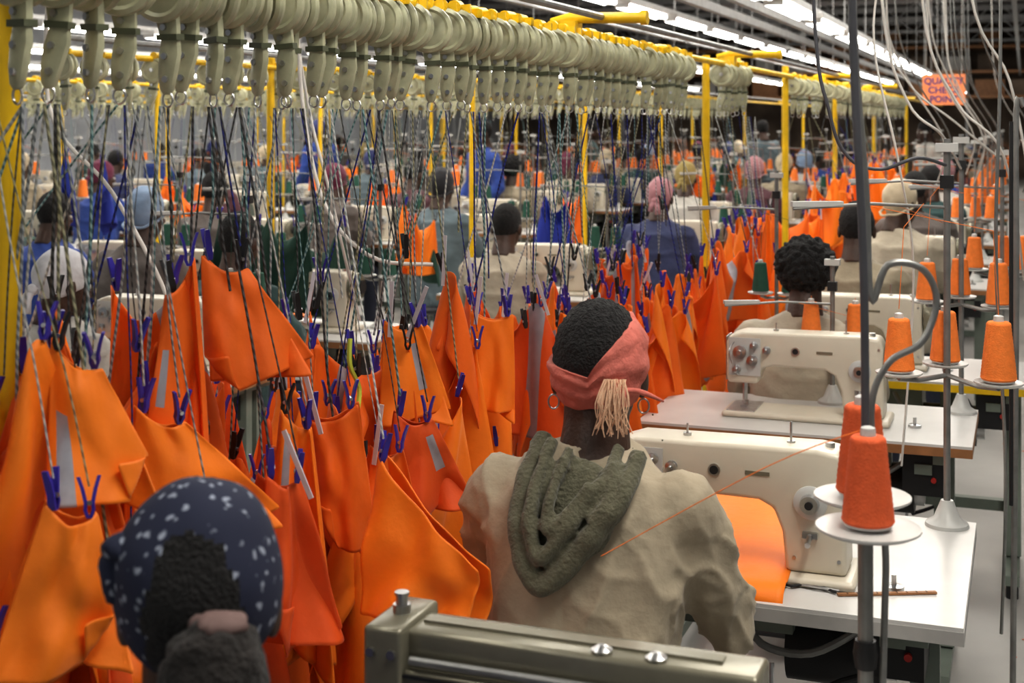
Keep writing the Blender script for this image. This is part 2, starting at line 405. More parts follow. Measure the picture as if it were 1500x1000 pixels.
def cone_spool(mb,p,mt,s=1.):
    Tm=Matrix.Translation(p)@Matrix.Diagonal((s,s,s,1))
    pr=[(.036,.004)]
    for i in range(15):
        z=.008+i*.0082; r=.0385-.012*i/14
        pr+= [(r,z),(r-.0012,z+.004)]
    pr+=[(.022,.130),(.012,.131)]
    mb.lathe(pr,mt,Tm,24)
    mb.lathe([(.034,0),(.034,.006),(.03,.008)],M_plate,Tm,20)
    mb.lathe([(.012,.129),(.0105,.142),(.006,.144)],M_plate,Tm,16)
def plate(mb,p,r=.052):
    mb.lathe([(.012,-.008),(r*.9,-.004),(r,.0),(r,.003),(r*.9,.001),(.01,.0)],M_plate,Matrix.Translation(p),32)
def stand_mesh(offs,name,thread,z0=.76,zp=1.13,ztop=1.66):
    mb=MB()
    mb.lathe([(.05,0),(.048,.008),(.03,.02),(.018,.05),(.014,.06),(.01,.06)],M_plate,T((0,0,z0)),24)
    mb.cyl((0,0,z0),(0,0,ztop),.008,M_pipe,12)
    for i,(x,y) in enumerate(offs):
        mb.tube([(0,0,zp-.02),(x*.6,y*.6,zp-.022),(x,y,zp-.012)],.006,M_pipe,8)
        plate(mb,(x,y,zp)); cone_spool(mb,(x,y,zp+.004),thread[i%len(thread)],.92 if i!=2 else 1.); 
    mb.tube([(0,0,ztop-.16),(-.16,-.08,ztop-.15),(-.33,-.16,ztop-.16)],.004,M_pipe,8)
    mb.box((-.28,-.13,ztop-.15),(.12,.02,.012),M_plate,Matrix.Rotation(.45,3,'Z'))
    for i,(x,y) in enumerate(offs):
        mb.tube([(x,y,zp+.145),(x*.9,y*.9,ztop-.2),(-.05-.07*i,-.03-.03*i,ztop-.15)],.0009,thread[i%len(thread)],4)
    mb.box((0,0,ztop-.1),(.03,.03,.03),M_dark); mb.box((0,0,ztop-.02),(.05,.03,.02),M_plate)
    return mb.mesh(name,40)
ME_st1=stand_mesh([(-.098,-.12),(-.006,.04),(.116,-.17)],'thread_stand',[M_thr])
ME_st2=stand_mesh([(-.1,-.05),(.0,.05),(.09,-.06)],'thread_stand_b',[M_thr],ztop=1.6)
ME_st3=stand_mesh([(-.06,-.03),(.06,-.03)],'thread_stand_green',[M_thg],zp=1.0,ztop=1.5)

def stool_mesh():
    mb=MB()
    mb.lathe([(.15,.40),(.175,.41),(.18,.43),(.17,.448),(.1,.452),(.01,.452)],M_stool,seg=28)
    for a in range(4):
        c,s_=math.cos(a*math.pi/2+.785),math.sin(a*math.pi/2+.785)
        mb.tube([(c*.1,s_*.1,.41),(c*.17,s_*.17,0)],.012,M_pipe,8)
    pts=[(.145*math.cos(t*math.pi/8),.145*math.sin(t*math.pi/8),.18) for t in range(17)]
    mb.tube(pts,.007,M_pipe,6)
    return mb.mesh('stool')
ME_stool=stool_mesh()

# ------------------------------------------------------------------ people
G,SK,HW,TR,SH,EY,HR=range(7)
def ering(cx,cy,z,rx,ry,seg=24,p=2.3):
    out=[]
    for j in range(seg):
        a=2*math.pi*j/seg; c,s_=math.cos(a),math.sin(a)
        out.append(Vector((cx+rx*math.copysign(abs(c)**(2/p),c),cy+ry*math.copysign(abs(s_)**(2/p),s_),z)))
    return out
X0=M_skin
def hand_part(side,vox=.0035):
    mb=MB()
    rings=[]
    for y,w,t in((-.02,.024,.019),(.0,.026,.018),(.03,.036,.016),(.06,.041,.014),(.085,.039,.011),(.092,.034,.008)):
        rings.append([Vector((w*math.cos(2*math.pi*j/16),y,t*math.sin(2*math.pi*j/16)-.004*(y/.09))) for j in range(16)])
    mb.loft(rings,X0)
    for i,(x,L) in enumerate(((-.030,.068),(-.010,.078),(.011,.073),(.031,.056))):
        spread=x*.25
        p=[(x,.082,-.003),(x+spread*.4,.082+L*.42,-.004),(x+spread*.8,.082+L*.74,-.015),(x+spread,.082+L*.92,-.030)]
        mb.tube(smoothpath(p,4),[.0095-.003*k/12 for k in range(13)],X0,10)
        mb.ell(p[-1],(.0066,.0066,.0066),X0,10,8)
    p=[(-.024,.015,-.004),(-.048,.045,-.01),(-.058,.07,-.016),(-.056,.095,-.022)]
    mb.tube(smoothpath(p,4),[.013-.005*k/12 for k in range(13)],X0,10); mb.ell(p[-1],(.0078,.0078,.0078),X0,10,8)
    vs,fs=remesh(mb,vox,2)
    if side<0: return vs,fs
    return [(-x,y,z) for x,y,z in vs],[tuple(reversed(f)) for f in fs]
HANDS={-1:hand_part(-1),1:hand_part(1)}
def head_part(vox=.0055):
    mb=MB()
    mb.ell((0,-.014,.028),(.076,.096,.096),X0,28,18)
    mb.ell((0,.035,-.035),(.060,.062,.082),X0,24,16)
    mb.ell((0,.055,-.095),(.030,.032,.026),X0)
    mb.ell((0,.078,.022),(.050,.018,.014),X0)
    mb.tube([(0,.088,.01),(0,.103,-.015),(0,.112,-.032)],[.009,.011,.014],X0,10)
    for s_ in(-1,1):
        mb.ell((s_*.014,.102,-.036),(.011,.011,.009),X0)
        mb.ell((s_*.040,.07,-.02),(.022,.02,.018),X0)
        mb.ell((s_*.080,-.012,-.012),(.010,.020,.032),X0,rot=Matrix.Rotation(s_*-.3,3,'Z'))
    mb.ell((0,.093,-.062),(.026,.012,.008),X0); mb.ell((0,.090,-.075),(.022,.012,.008),X0)
    mb.tube([(0,-.022,-.03),(0,-.030,-.09),(0,-.045,-.17)],[.060,.060,.070],X0,20)
    return remesh(mb,vox,2)
HEADV=head_part()
def eyes():
    mb=MB()
    for s_ in(-1,1): mb.ell((s_*.033,.081,.0),(.014,.012,.010),X0,12,8)
    return mb.v,mb.f
def clipshell(c,r,z0,k,ns=0.,fr=20,seg=36,rings=22):
    mb=MB()
    def fn(p):
        if ns: p=p*(1+ns*mnoise.noise(p*fr))
        zl=z0+k*(p.y+c[1])-c[2]
        if p.z<zl: p.z=zl
        return p
    mb.ell(c,r,X0,seg,rings,fn=fn); return mb.v,mb.f
def headwear(kind):
    o=[]
    if kind=='hair': o.append((*clipshell((0,-.018,.03),(.082,.101,.105),-.01,.55,.05,110,80,50),HR))
    elif kind=='afro': o.append((*clipshell((0,-.03,.035),(.112,.122,.110),-.05,.45,.14,55,100,60),HR))
    elif kind=='beanie':
        o.append((*clipshell((0,-.022,.032),(.086,.106,.112),-.025,.5,.05,22,48,30),HW))
        mb=MB(); mb.tube([(.088*math.cos(t*math.pi/16),-.022+.106*math.sin(t*math.pi/16),-.012+.5*(-.022+.106*math.sin(t*math.pi/16))+.004*math.sin(t*1.3)) for t in range(33)],.007,X0,8); o.append((mb.v,mb.f,HW))
    elif kind=='scarf':
        o.append((*clipshell((0,-.024,.033),(.087,.110,.110),-.03,.55,.07,20,48,30),HW))
        mb=MB(); mb.ell((.0,-.13,-.03),(.028,.022,.022),X0,fn=lambda p:p*(1+.2*mnoise.noise(p*70)))
        mb.tube([(0,-.13,-.03),(.02,-.15,-.07),(.025,-.15,-.12)],[.012,.016,.02],X0,8); mb.tube([(0,-.13,-.03),(-.02,-.145,-.06),(-.03,-.14,-.10)],[.012,.016,.018],X0,8)
        o.append((mb.v,mb.f,HW))
    return o
def xf(vs,M): return [tuple(M@Vector(v)) for v in vs]
def aim(a,b,roll=0):
    d=(Vector(b)-Vector(a)).normalized()
    return Matrix.Translation(a)@d.to_track_quat('Y','Z').to_matrix().to_4x4()@Matrix.Rotation(roll,4,'Y')
def body(pose,vox,puff=1.,disp=None,wide=1.,lift=0.):
    parts=[]; g=MB(); t=MB(); sh=MB()
    if pose=='seated':
        tor=[(.44,-.01,.165,.125),(.52,0,.185,.135),(.62,.0,.182,.132),(.72,.008,.18,.128),(.84,.025,.192,.13),(.94,.04,.205,.13),(1.01,.05,.200,.118),(1.05,.06,.165,.100),(1.085,.066,.115,.084),(1.115,.072,.07,.066)]
        tor=[(z+(lift if z>.9 else 0),a,b,c) for z,a,b,c in tor]
        arms=[((s_*.18,.055,1.005+lift*.8),(s_*.25,.15,.80),(s_*.13,.385,.815)) for s_ in(-1,1)]
        legs=[((s_*.09,.0,.53),(s_*.13,.40,.53),(s_*.13,.38,.11)) for s_ in(-1,1)]
    else:
        tor=[(.86,0,.165,.115),(.95,0,.18,.125),(1.05,0,.165,.115),(1.15,0,.175,.12),(1.27,0,.195,.125),(1.36,0,.2,.11),(1.405,0,.16,.09),(1.43,0,.1,.07),(1.46,0,.068,.062)]
        arms=[((s_*.18,0,1.36),(s_*.25,-.02,1.10),(s_*.2,.16,.93)) for s_ in(-1,1)]
        legs=[((s_*.09,0,.9),(s_*.1,.02,.5),(s_*.11,0,.1)) for s_ in(-1,1)]
    g.loft([ering(0,cy,z,rx*puff*wide,ry*puff) for z,cy,rx,ry in tor],X0)
    arms=[tuple((p[0]*wide,p[1],p[2]) for p in A) for A in arms]
    for a,e,w in arms:
        g.capsule(a,e,.072*puff,.060*puff,X0); g.capsule(e,w,.060*puff,.043*puff,X0)
    parts.append((*remesh(g,vox,4,disp),G))
    for a,k,f in legs:
        t.capsule(a,k,.092,.066,X0); t.capsule(k,f,.064,.046,X0)
    hz=.5 if pose=='seated' else .88
    t.ell((0,0,hz+.02),(.17,.125,.11),X0)
    parts.append((*remesh(t,.014,3),TR))
    for a,k,f in legs:
        sh.capsule((f[0],f[1]-.03,.045),(f[0],f[1]+.14,.035),.042,.034,X0); sh.capsule((f[0],f[1],.05),(f[0],f[1],.11),.04,.042,X0)
    parts.append((*remesh(sh,.01,2),SH))
    for (a,e,w),s_ in zip(arms,(-1,1)):
        d=(Vector(w)-Vector(e)).normalized()
        if pose=='seated': d=Vector((d.x*.6,abs(d.y),-.10)).normalized()
        p=Vector(w)+d*.035
        hv,hf=HANDS[1 if s_<0 else -1]
        parts.append((xf(hv,aim(p,p+d,0)),hf,SK))
    return parts
def ridge(v): return (1-abs(mnoise.noise(v)))**5
def dbg(p): return mnoise.noise(p*6)*.010+ridge(Vector((p.x*8+p.z*4,p.y*7,p.z*9)))*.012-.005
BODY={'seated':body('seated',.014,1.05,dbg),'standing':body('standing',.014,1.03,dbg)}
HPOS={'seated':(0,.115,1.24),'standing':(0,.03,1.585)}
CACHE={}
def build_person_mesh(key,parts,hk,pose,hyaw=0,htilt=0,extra=[]):
    M=Matrix.Translation(HPOS[pose])@Matrix.Rotation(hyaw,4,'Z')@Matrix.Rotation(htilt,4,'X')
    P_=list(parts)+[(xf(HEADV[0],M),HEADV[1],SK)]
    e=eyes(); P_.append((xf(e[0],M),e[1],EY))
    for v,f,s_ in headwear(hk): P_.append((xf(v,M),f,s_))
    vs=[];fs=[];ms=[]
    for v,f,s_ in P_:
        o=len(vs); vs+=v; fs+=[tuple(i+o for i in q) for q in f]; ms+=[s_]*len(f)
    me=bpy.data.meshes.new('person_'+str(key)); me.from_pydata(vs,[],fs)
    for m in(M_trous,M_skin,M_trous,M_trous,M_shoe,M_eye,M_hair): me.materials.append(m)
    me.polygons.foreach_set('material_index',ms); me.polygons.foreach_set('use_smooth',[True]*len(fs)); me.update()
    return me
def person(name,pose,hk,loc,yaw,gm,hm=None,hyaw=0,htilt=-.15,me=None,sc=1.):
    if me is None:
        k=(pose,hk,round(hyaw,1))
        if k not in CACHE: CACHE[k]=build_person_mesh(k,BODY[pose],hk,pose,hyaw,htilt)
        me=CACHE[k]
    ob=inst(me,name,loc,yaw); ob.scale=(sc,sc,sc)
    for i,m in((G,gm),(HW,hm or gm)):
        ob.material_slots[i].link='OBJECT'; ob.material_slots[i].material=m
    return ob
def cloth_mat(nm,c): return mat(nm,c,.85,var=.15,scale=9,bump=.35,bscale=40,sheen=.1)
GM=[cloth_mat('garment_%d'%i,c) for i,c in enumerate([(.33,.28,.2),(.025,.06,.26),(.12,.1,.09),(.12,.16,.18),(.42,.37,.29),(.03,.07,.07),(.10,.04,.05),(.5,.48,.44),(.04,.05,.12)])]
HMs=[cloth_mat('headwear_%d'%i,c) for i,c in enumerate([(.60,.60,.62),(.25,.34,.48),(.02,.02,.025),(.40,.20,.22),(.30,.23,.08),(.13,.02,.05),(.04,.05,.15),(.50,.42,.30)])]

# --- main operator
M_jack=mat('beige_work_jacket',(.41,.35,.255),.85,var=.09,scale=7,bump=.3,bscale=45,sheen=.1)
M_hood=mat('grey_olive_fleece_hood',(.125,.120,.078),.95,var=.15,scale=60,bump=.6,bscale=140,sheen=.2)
M_band=mat('salmon_bandana',(.58,.17,.13),.85,var=.15,scale=25,bump=.5,bscale=60)
M_fringe=mat('pale_peach_fringe',(.82,.56,.38),.9)
def dj(p):
    f=mnoise.noise(Vector((p.x*5,p.y*5,p.z*7)))*.012
    f+=ridge(Vector((p.x*7+p.z*4,p.y*6,p.z*7-abs(p.x)*7)))*.011-.005
    f+=ridge(Vector((p.x*13-p.z*6,p.y*9+3,p.z*10+p.x*5)))*.005-.002
    if abs(p.x)>.17 and p.z<.98: f+=ridge(Vector((p.x*9,p.y*16,p.z*17+p.y*10)))*.010-.003
    if abs(p.x)<.004 and p.y<0: f-=.003
    return f
hb=body('seated',.007,1.04,dj,.91,.016)
main_me=build_person_mesh('main',hb,'hair','seated',.12,-.1)
op=bpy.data.objects.new('seated_operator_with_olive_hood',None); scene.collection.objects.link(op); op.location=(-.728,2.285,0)
b_=person('body_and_head','seated','hair',(0,0,0),0,M_jack,None,me=main_me); b_.parent=op
hd=MB(); hd.M=T((.016,0,.030))
def hrope(pts,r,sub=6):
    p=smoothpath(pts,sub); hd.tube(p,[r*(.8+.2*math.sin(math.pi*i/(len(p)-1))) for i in range(len(p))],M_hood,12)
hd.tube(smoothpath([(-.078,.10,1.115),(-.092,.03,1.120),(-.074,-.028,1.115),(0,-.050,1.10),(.070,-.028,1.115),(.088,.03,1.120),(.075,.10,1.115),(.0,.13,1.10),(-.078,.10,1.115)],5),.032,M_hood,12,caps=False)
hrope([(-.090,.02,1.11),(-.100,-.05,1.05),(-.100,-.088,.99),(-.082,-.114,.930),(-.05,-.126,.895),(-.015,-.120,.915),(.040,-.108,.980),(.084,-.084,1.045),(.095,-.02,1.10)],.020)
hrope([(-.06,-.02,1.115),(-.070,-.082,1.05),(-.070,-.114,.99),(-.050,-.130,.940),(-.025,-.126,.960),(.015,-.104,1.020),(.052,-.072,1.07),(.06,-.02,1.11)],.014)
hrope([(-.02,-.05,1.11),(-.034,-.095,1.05),(-.038,-.122,.990),(-.015,-.117,1.00),(.03,-.09,1.06)],.012)
hrope([(.06,-.06,1.09),(.062,-.095,1.04),(.035,-.112,1.0)],.012)
hd.ell((-.010,-.072,1.01),(.082,.020,.090),M_hood,20,14,rot=Matrix.Rotation(-.35,3,'X'))
hv,hf=remesh(hd,.0045,3,lambda p:.005*mnoise.noise(p*26))
hm_=MB(); hm_.add(hv,hf,M_hood); ho=hm_.obj('hood',smooth=180); ho.parent=op
HM=Matrix.Translation(HPOS['seated'])@Matrix.Rotation(.12,4,'Z')@Matrix.Rotation(-.1,4,'X')
bd=MB(); bd.M=HM
rings=[]; TT=16; A=72
def bandpt(a,t,off):
    c,s_=math.cos(a),math.sin(a)
    zl=-.056+.05*max(s_,0)-.012*max(-c,0)
    zu=.000+.098*max(c,0)**.8+.05*max(s_,0)+.02*max(-c,0)
    z=zl+(zu-zl)*t
    q=math.sqrt(max(.05,1-((z-.028)/.112)**2))
    rr=(1.0+.026*math.sin(t*18+a*3)+.04*mnoise.noise(Vector((a*3,t*9,1))))
    return Vector(((.092+off)*q*c*rr,-.018+(.112+off)*q*s_*rr,z))
for t in range(TT+1): rings.append([bandpt(2*math.pi*j/A,t/TT,0) for j in range(A)])
for t in range(TT,-1,-1): rings.append([bandpt(2*math.pi*j/A,t/TT,-.012) for j in range(A)])
bd.loft(rings,M_band,False)
bd.ell((.05,-.118,-.025),(.020,.015,.018),M_band,fn=lambda p:p*(1+.25*mnoise.noise(p*80)))
bd.tube(smoothpath([(.05,-.115,-.02),(.085,-.09,-.022),(.125,-.06,-.04)],4),[.006,.006,.005,.005,.005,.005,.004,.003,.002],M_band,8)
for i in range(70):
    x=.045+R(-.018,.022); y=-.120+R(-.012,.01)
    bd.tube(smoothpath([(x*.9+.006,y,-.0),(x+R(-.012,.012),y-.012,-.040),(x+R(-.022,.018),y-.008,-.065-R(0,.035))],3),.0009,M_fringe,4)
for s_ in(-1,1):
    bd.tube([(s_*.083+.010*math.cos(t*math.pi/8),-.012,-.055+.013*math.sin(t*math.pi/8)) for t in range(17)],.0016,M_steel,6)
bo=bd.obj('bandana',smooth=60); bo.parent=op
so=inst(ME_stool,'stool',(-.725,2.27,0))

# --- foreground operator (head turned to her left)
fg=bpy.data.objects.new('foreground_operator_with_floral_scarf',None); scene.collection.objects.link(fg); fg.location=(-.825,1.14,0); fg.scale=(.958,.958,.958)
M_bun=mat('dark_bun_hair',(.020,.016,.014),.85,var=.3,scale=50,bump=.8,bscale=120,sheen=.1)
FY=.52
fme=build_person_mesh('fg',BODY['seated'],'hair','seated',FY,-.1)
fb=person('body_and_head','seated','hair',(0,0,0),0,GM[8],None,me=fme); fb.parent=fg
sc_=MB(); sc_.M=Matrix.Translation(HPOS['seated'])@Matrix.Rotation(FY,4,'Z')@Matrix.Rotation(-.1,4,'X')
v_,f_=clipshell((0,-.02,.030),(.094,.114,.108),-.095,.30,.06,14,96,60)
k1=sc_.mi(M_navydot); k2=sc_.mi(M_hair); sc_.add(v_,f_,M_navydot)
for qi,f in enumerate(sc_.f):
    c=sum((Vector(v_[i]) for i in f),Vector())/len(f)
    if c.y<-.04 and ((c.x-.0)/.052)**2+((c.z+.0)/.092)**2<1+.35*mnoise.noise(c*40): sc_.m[qi]=k2
sc_.ell((-.075,-.055,.070),(.024,.024,.018),M_navydot,fn=lambda p:p*(1+.35*mnoise.noise(p*60)))
sc_.ell((-.088,-.045,.045),(.016,.024,.028),M_navydot,fn=lambda p:p*(1+.35*mnoise.noise(p*60)))
so_=sc_.obj('floral_scarf',smooth=60); so_.parent=fg
bn=MB(); bn.M=Matrix.Translation(HPOS['seated'])@Matrix.Rotation(FY,4,'Z')
bn.ell((.022,-.140,-.035),(.054,.046,.066),M_bun,40,30,fn=lambda p:p*(1+.14*mnoise.noise(p*60)))
bn.ell((.026,-.142,.023),(.030,.020,.013),mat('scrunchie',(.17,.11,.10),.8),fn=lambda p:p*(1+.3*mnoise.noise(p*90)))
bo_=bn.obj('hair_bun',smooth=60); bo_.parent=fg
inst(ME_stool,'stool',(-.825,1.13,0))

person('seated_operator_with_afro','seated','afro',(-.72,4.76,0),0,GM[4],hyaw=.1,sc=.935); inst(ME_stool,'stool',(-.72,4.75,0))
person('seated_operator_in_brown_coat','seated','hair',(-.72,6.33,0),0,GM[0],sc=.97); inst(ME_stool,'stool',(-.72,6.32,0))

# ------------------------------------------------------------------ our column of work stations
inst(ME_table,'sewing_table',(-.605,1.72,0)); inst(long_arm_mesh(),'long_arm_sewing_machine',(-.545,1.66,.757))
inst(ME_tableB,'sewing_table',(-.605,3.022,0)); inst(ME_mach,'sewing_machine',(-.575,2.87,.76))
inst(ME_table,'sewing_table',(-.64,4.43,0)); inst(ME_mach,'sewing_machine',(-.645,4.40,.76))
inst(ME_tableY,'sewing_table',(-.5,5.43,0)); inst(ME_mach,'sewing_machine',(-.6,5.43,.76))
inst(ME_st1,'thread_stand',(-.168,3.33,0)); inst(ME_st1,'thread_stand',(-.19,4.64,0)); inst(ME_st2,'thread_stand',(-.08,5.62,0)); inst(ME_st3,'thread_stand',(-.95,5.62,0))
lowst=stand_mesh([(-.07,0),(.075,0)],'thread_stand_low',[M_thr],zp=.97,ztop=1.25)
inst(lowst,'thread_stand',(-.6,4.65,0))
fs_=MB()
fs_.cyl((-.215,2.03,0),(-.215,2.03,1.2),.011,M_pipe,16); fs_.tube(smoothpath([(-.215,2.03,1.2),(-.218,2.03,1.5),(-.235,2.03,1.9),(-.24,2.03,2.6),(-.235,2.03,4.2)],6),.006,M_dpipe,10)
fs_.lathe([(.09,0),(.09,.01),(.03,.03),(.014,.04)],M_dpipe,Matrix.Translation((-.215,2.03,0)),28)
for x,y,s_ in((-.203,1.95,.95),(-.228,2.11,1.03)):
    plate(fs_,(x,y,1.135),.072); cone_spool(fs_,(x,y,1.14),M_thr2,s_)
    fs_.tube([(-.215,2.03,1.1),(x,y,1.12)],.009,M_pipe,8)
fs_.tube(smoothpath([(-.203,1.95,1.275),(-.35,1.98,1.2),(-.62,2.05,1.02)],5),.0008,M_thr,4)
fs_.lathe([(.015,-.02),(.018,0),(.015,.02)],M_dark,Matrix.Translation((-.215,2.03,.93)),16)
fs_.obj('foreground_thread_stand',smooth=40)
cb=MB()
cb.tube(smoothpath([(-.234,2.05,2.4),(-.236,2.06,1.88),(-.218,2.065,1.6),(-.21,2.056,1.44),(-.187,2.065,1.49),(-.14,2.08,1.485),(-.120,2.09,1.438),(-.14,2.08,1.378),(-.187,2.065,1.345),(-.21,2.056,1.27),(-.19,2.05,1.1),(-.19,2.04,.95),(-.2,2.0,.5),(-.2,1.9,.2)],7),.0052,M_pipe,10)
cb.obj('looped_air_hose',smooth=60)

def table_cloth(name,x0,x1,y0,y1,z,mt,drop=.0,seed=0,amp=.01,loc=(0,0,0)):
    mb=MB(); k=26; vs=[]
    for i in range(k):
        for j in range(k):
            u,v=j/(k-1),i/(k-1)
            x=x0+(x1-x0)*u+.02*mnoise.noise(Vector((v*3,seed,0))); y=y0+(y1-y0)*v
            zz=z+.006+amp*(mnoise.noise(Vector((u*3+seed,v*3,seed)))+.7)
            if drop and v<.18:
                d=(.18-v)/.18; y=y0+(y1-y0)*.18-math.sin(d*1.5)*.06; zz=z+.02-drop*d*d*.8+.02*math.sin(u*3)*d
            vs.append((x+.03*(1-v)*math.sin(u*2),y,zz))
    mb.add(vs,[(i*k+j,i*k+j+1,(i+1)*k+j+1,(i+1)*k+j) for i in range(k-1) for j in range(k-1)],mt)
    ob=mb.obj(name,smooth=180,loc=loc); s_=ob.modifiers.new('t','SOLIDIFY'); s_.thickness=.002; s_.offset=1
    return ob
table_cloth('orange_fabric_on_table',-.86,-.468,2.60,3.36,.765,M_or,drop=.05,seed=3,amp=.012)
sn=MB()
sn.tube(smoothpath([(-.44,2.77,.765),(-.40,2.79,.768),(-.35,2.765,.765)],4),.003,M_dark,6); sn.tube(smoothpath([(-.44,2.79,.765),(-.39,2.775,.768),(-.345,2.775,.765)],4),.003,M_steel,6)
sn.tube([(-.44+.012*math.cos(t*math.pi/6),2.78+.01*math.sin(t*math.pi/6),.766) for t in range(13)],.0028,M_dark,6)
sn.obj('thread_snips')
ru=MB(); ru.box((-.255,2.80,.7635),(.2,.010,.004),M_wood,Matrix.Rotation(.42,3,'Z'))
for i in range(9): ru.box((-.255+math.cos(.42)*(i-4)*.02,2.80+math.sin(.42)*(i-4)*.02,.766),(.001,.008,.001),M_dark,Matrix.Rotation(.42,3,'Z'))
ru.obj('wooden_ruler')

# ------------------------------------------------------------------ overhead conveyor
def hook_mesh(seg=24):
    mb=MB()
    for dy in(-.014,.014):
        mb.lathe([(.012,-.009),(.046,-.010),(.054,-.006),(.056,0),(.054,.006),(.046,.010),(.040,.006),(.030,.008),(.012,.010)],M_hook,T((0,dy,-.050))@RXm,seg)
    mb.cyl((0,-.020,-.050),(0,.020,-.050),.026,M_hook2,14)
    mb.cyl((0,-.030,-.050),(0,.030,-.050),.009,M_steel,10)
    mb.tube([(0,-.022,.010),(0,.022,.010)],.017,M_yel,12); mb.box((.012,0,.004),(.05,.016,.022),M_yel)
    rings=[]
    for z,w,t,x in((-.085,.022,.010,.0),(-.115,.019,.009,.004),(-.135,.016,.009,.006),(-.155,.019,.010,.004),(-.188,.016,.010,-.002),(-.212,.011,.009,-.004),(-.22,.005,.005,-.004)):
        rings.append([Vector((x+w*math.copysign(abs(math.cos(a))**.7,math.cos(a)),t*math.copysign(abs(math.sin(a))**.7,math.sin(a)),z)) for a in [2*math.pi*j/12 for j in range(12)]])
    mb.loft(rings,M_hook)
    mb.box((.005,0,-.128),(.038,.023,.010),M_hook2)
    for z in(-.112,-.158,-.195): mb.cyl((.0,-.014,z),(.0,.014,z),.0055,M_steel,8)
    mb.tube([(-.004+.010*math.cos(t*math.pi/6),0,-.228+.012*math.sin(t*math.pi/6)) for t in range(13)],.0018,M_steel,5)
    return mb
HK=hook_mesh()
def place_hooks(mb,x,ys,z):
    for y in ys:
        M=Matrix.Translation((x+R(-.008,.008),y,z+R(-.003,.003)))@Matrix.Rotation(R(-.4,.4),4,'Z')@Matrix.Rotation(R(-.1,.1),4,'Y')@Matrix.Rotation(R(-.1,.1),4,'X')
        o=len(mb.v); mb.v+=[tuple(M@Vector(v)) for v in HK.v]
        idx=[mb.mi(m) for m in HK.mats]
        mb.f+=[tuple(i+o for i in f) for f in HK.f]; mb.m+=[idx[k] for k in HK.m]
RZ=1.965; RXn=-1.29
def conveyor(x,y0,y1,posts,brackets=[]):
    e=bpy.data.objects.new('overhead_conveyor',None); scene.collection.objects.link(e); e.location=(x,y0,0)
    mb=MB()
    mb.tube([(0,0,RZ),(0,y1-y0,RZ)],.013,M_yel,12)
    mb.tube([(.10,0,RZ+.05),(.10,y1-y0,RZ+.05)],.011,M_pipe,10)
    for p,px in posts:
        mb.tube([(px-x,p-y0,0),(px-x,p-y0,RZ+.06)],.019,M_yel,16)
        mb.tube([(px-x,p-y0,RZ+.03),(.0,p-y0,RZ+.03)],.016,M_yel,12)
        mb.box((px-x,p-y0,.006),(.12,.12,.012),M_yel)
    for b in brackets:
        mb.tube([(-.06,b-y0,RZ+.035),(.0,b-y0,RZ+.05),(.22,b-y0,RZ+.045)],.017,M_yel,12); mb.cyl((.22,b-y0,RZ+.045),(.24,b-y0,RZ+.045),.022,M_yel,12)
        mb.box((0,b-y0,RZ+.01),(.05,.07,.06),M_yel)
    o=mb.obj('rail_and_posts'); o.parent=e
    return e
ce=conveyor(RXn,-.6,24,[(1.575,-1.36),(6.6,-1.46),(8.05,-1.31),(11,-1.4),(14,-1.4),(18,-1.4)],[3.95,6.35,9.5,12.5])
hooks_y=[]; y=1.05
while y<5.45:
    hooks_y.append(y); y+=(.078 if y<2.6 else .090)+.014*R(-1,1)
hm2=MB(); place_hooks(hm2,RXn,hooks_y,RZ); ho2=hm2.obj('conveyor_hooks'); 
hm3=MB(); place_hooks(hm3,RXn,[6.2+i*.09 for i in range(5)]+[y for y in np.arange(8.2,16,.25)],RZ); hm3.obj('conveyor_hooks')

cords=MB(); clips=MB()
def cord_to(p,hy=None,x=RXn,r=None):
    hy=p.y+R(-.03,.03) if hy is None else hy
    a=Vector((x-.004,hy,RZ-.24)); b=Vector(p)+Vector((0,0,.035))
    m1=a.lerp(b,.35)+Vector((R(-1,1),R(-1,1),0))*.004; m2=a.lerp(b,.7)+Vector((R(-1,1),R(-1,1),0))*.005
    cords.tube(smoothpath([a,m1,m2,b],3),r or R(.0012,.0026),random.choice(CORDS),5)
def clip_at(q,x=RXn,white=.07,hy=None,p=1.):
    pegs(clips,Vector(q)+Vector((0,0,.010)),R(0,3),R(-.3,.3),random.choice([M_blueclip,M_blueclip,M_blueclip,M_dark]))
    if random.random()<p: cord_to(q,x=x,hy=hy)
    if random.random()<white: clips.box(Vector(q)+Vector((.01,-.02,.03)),(.009,.003,.12),M_whclip,Matrix.Rotation(R(-.5,.5),3,'Y'))
CAMYAW=math.radians(20.56)
pm=MB()
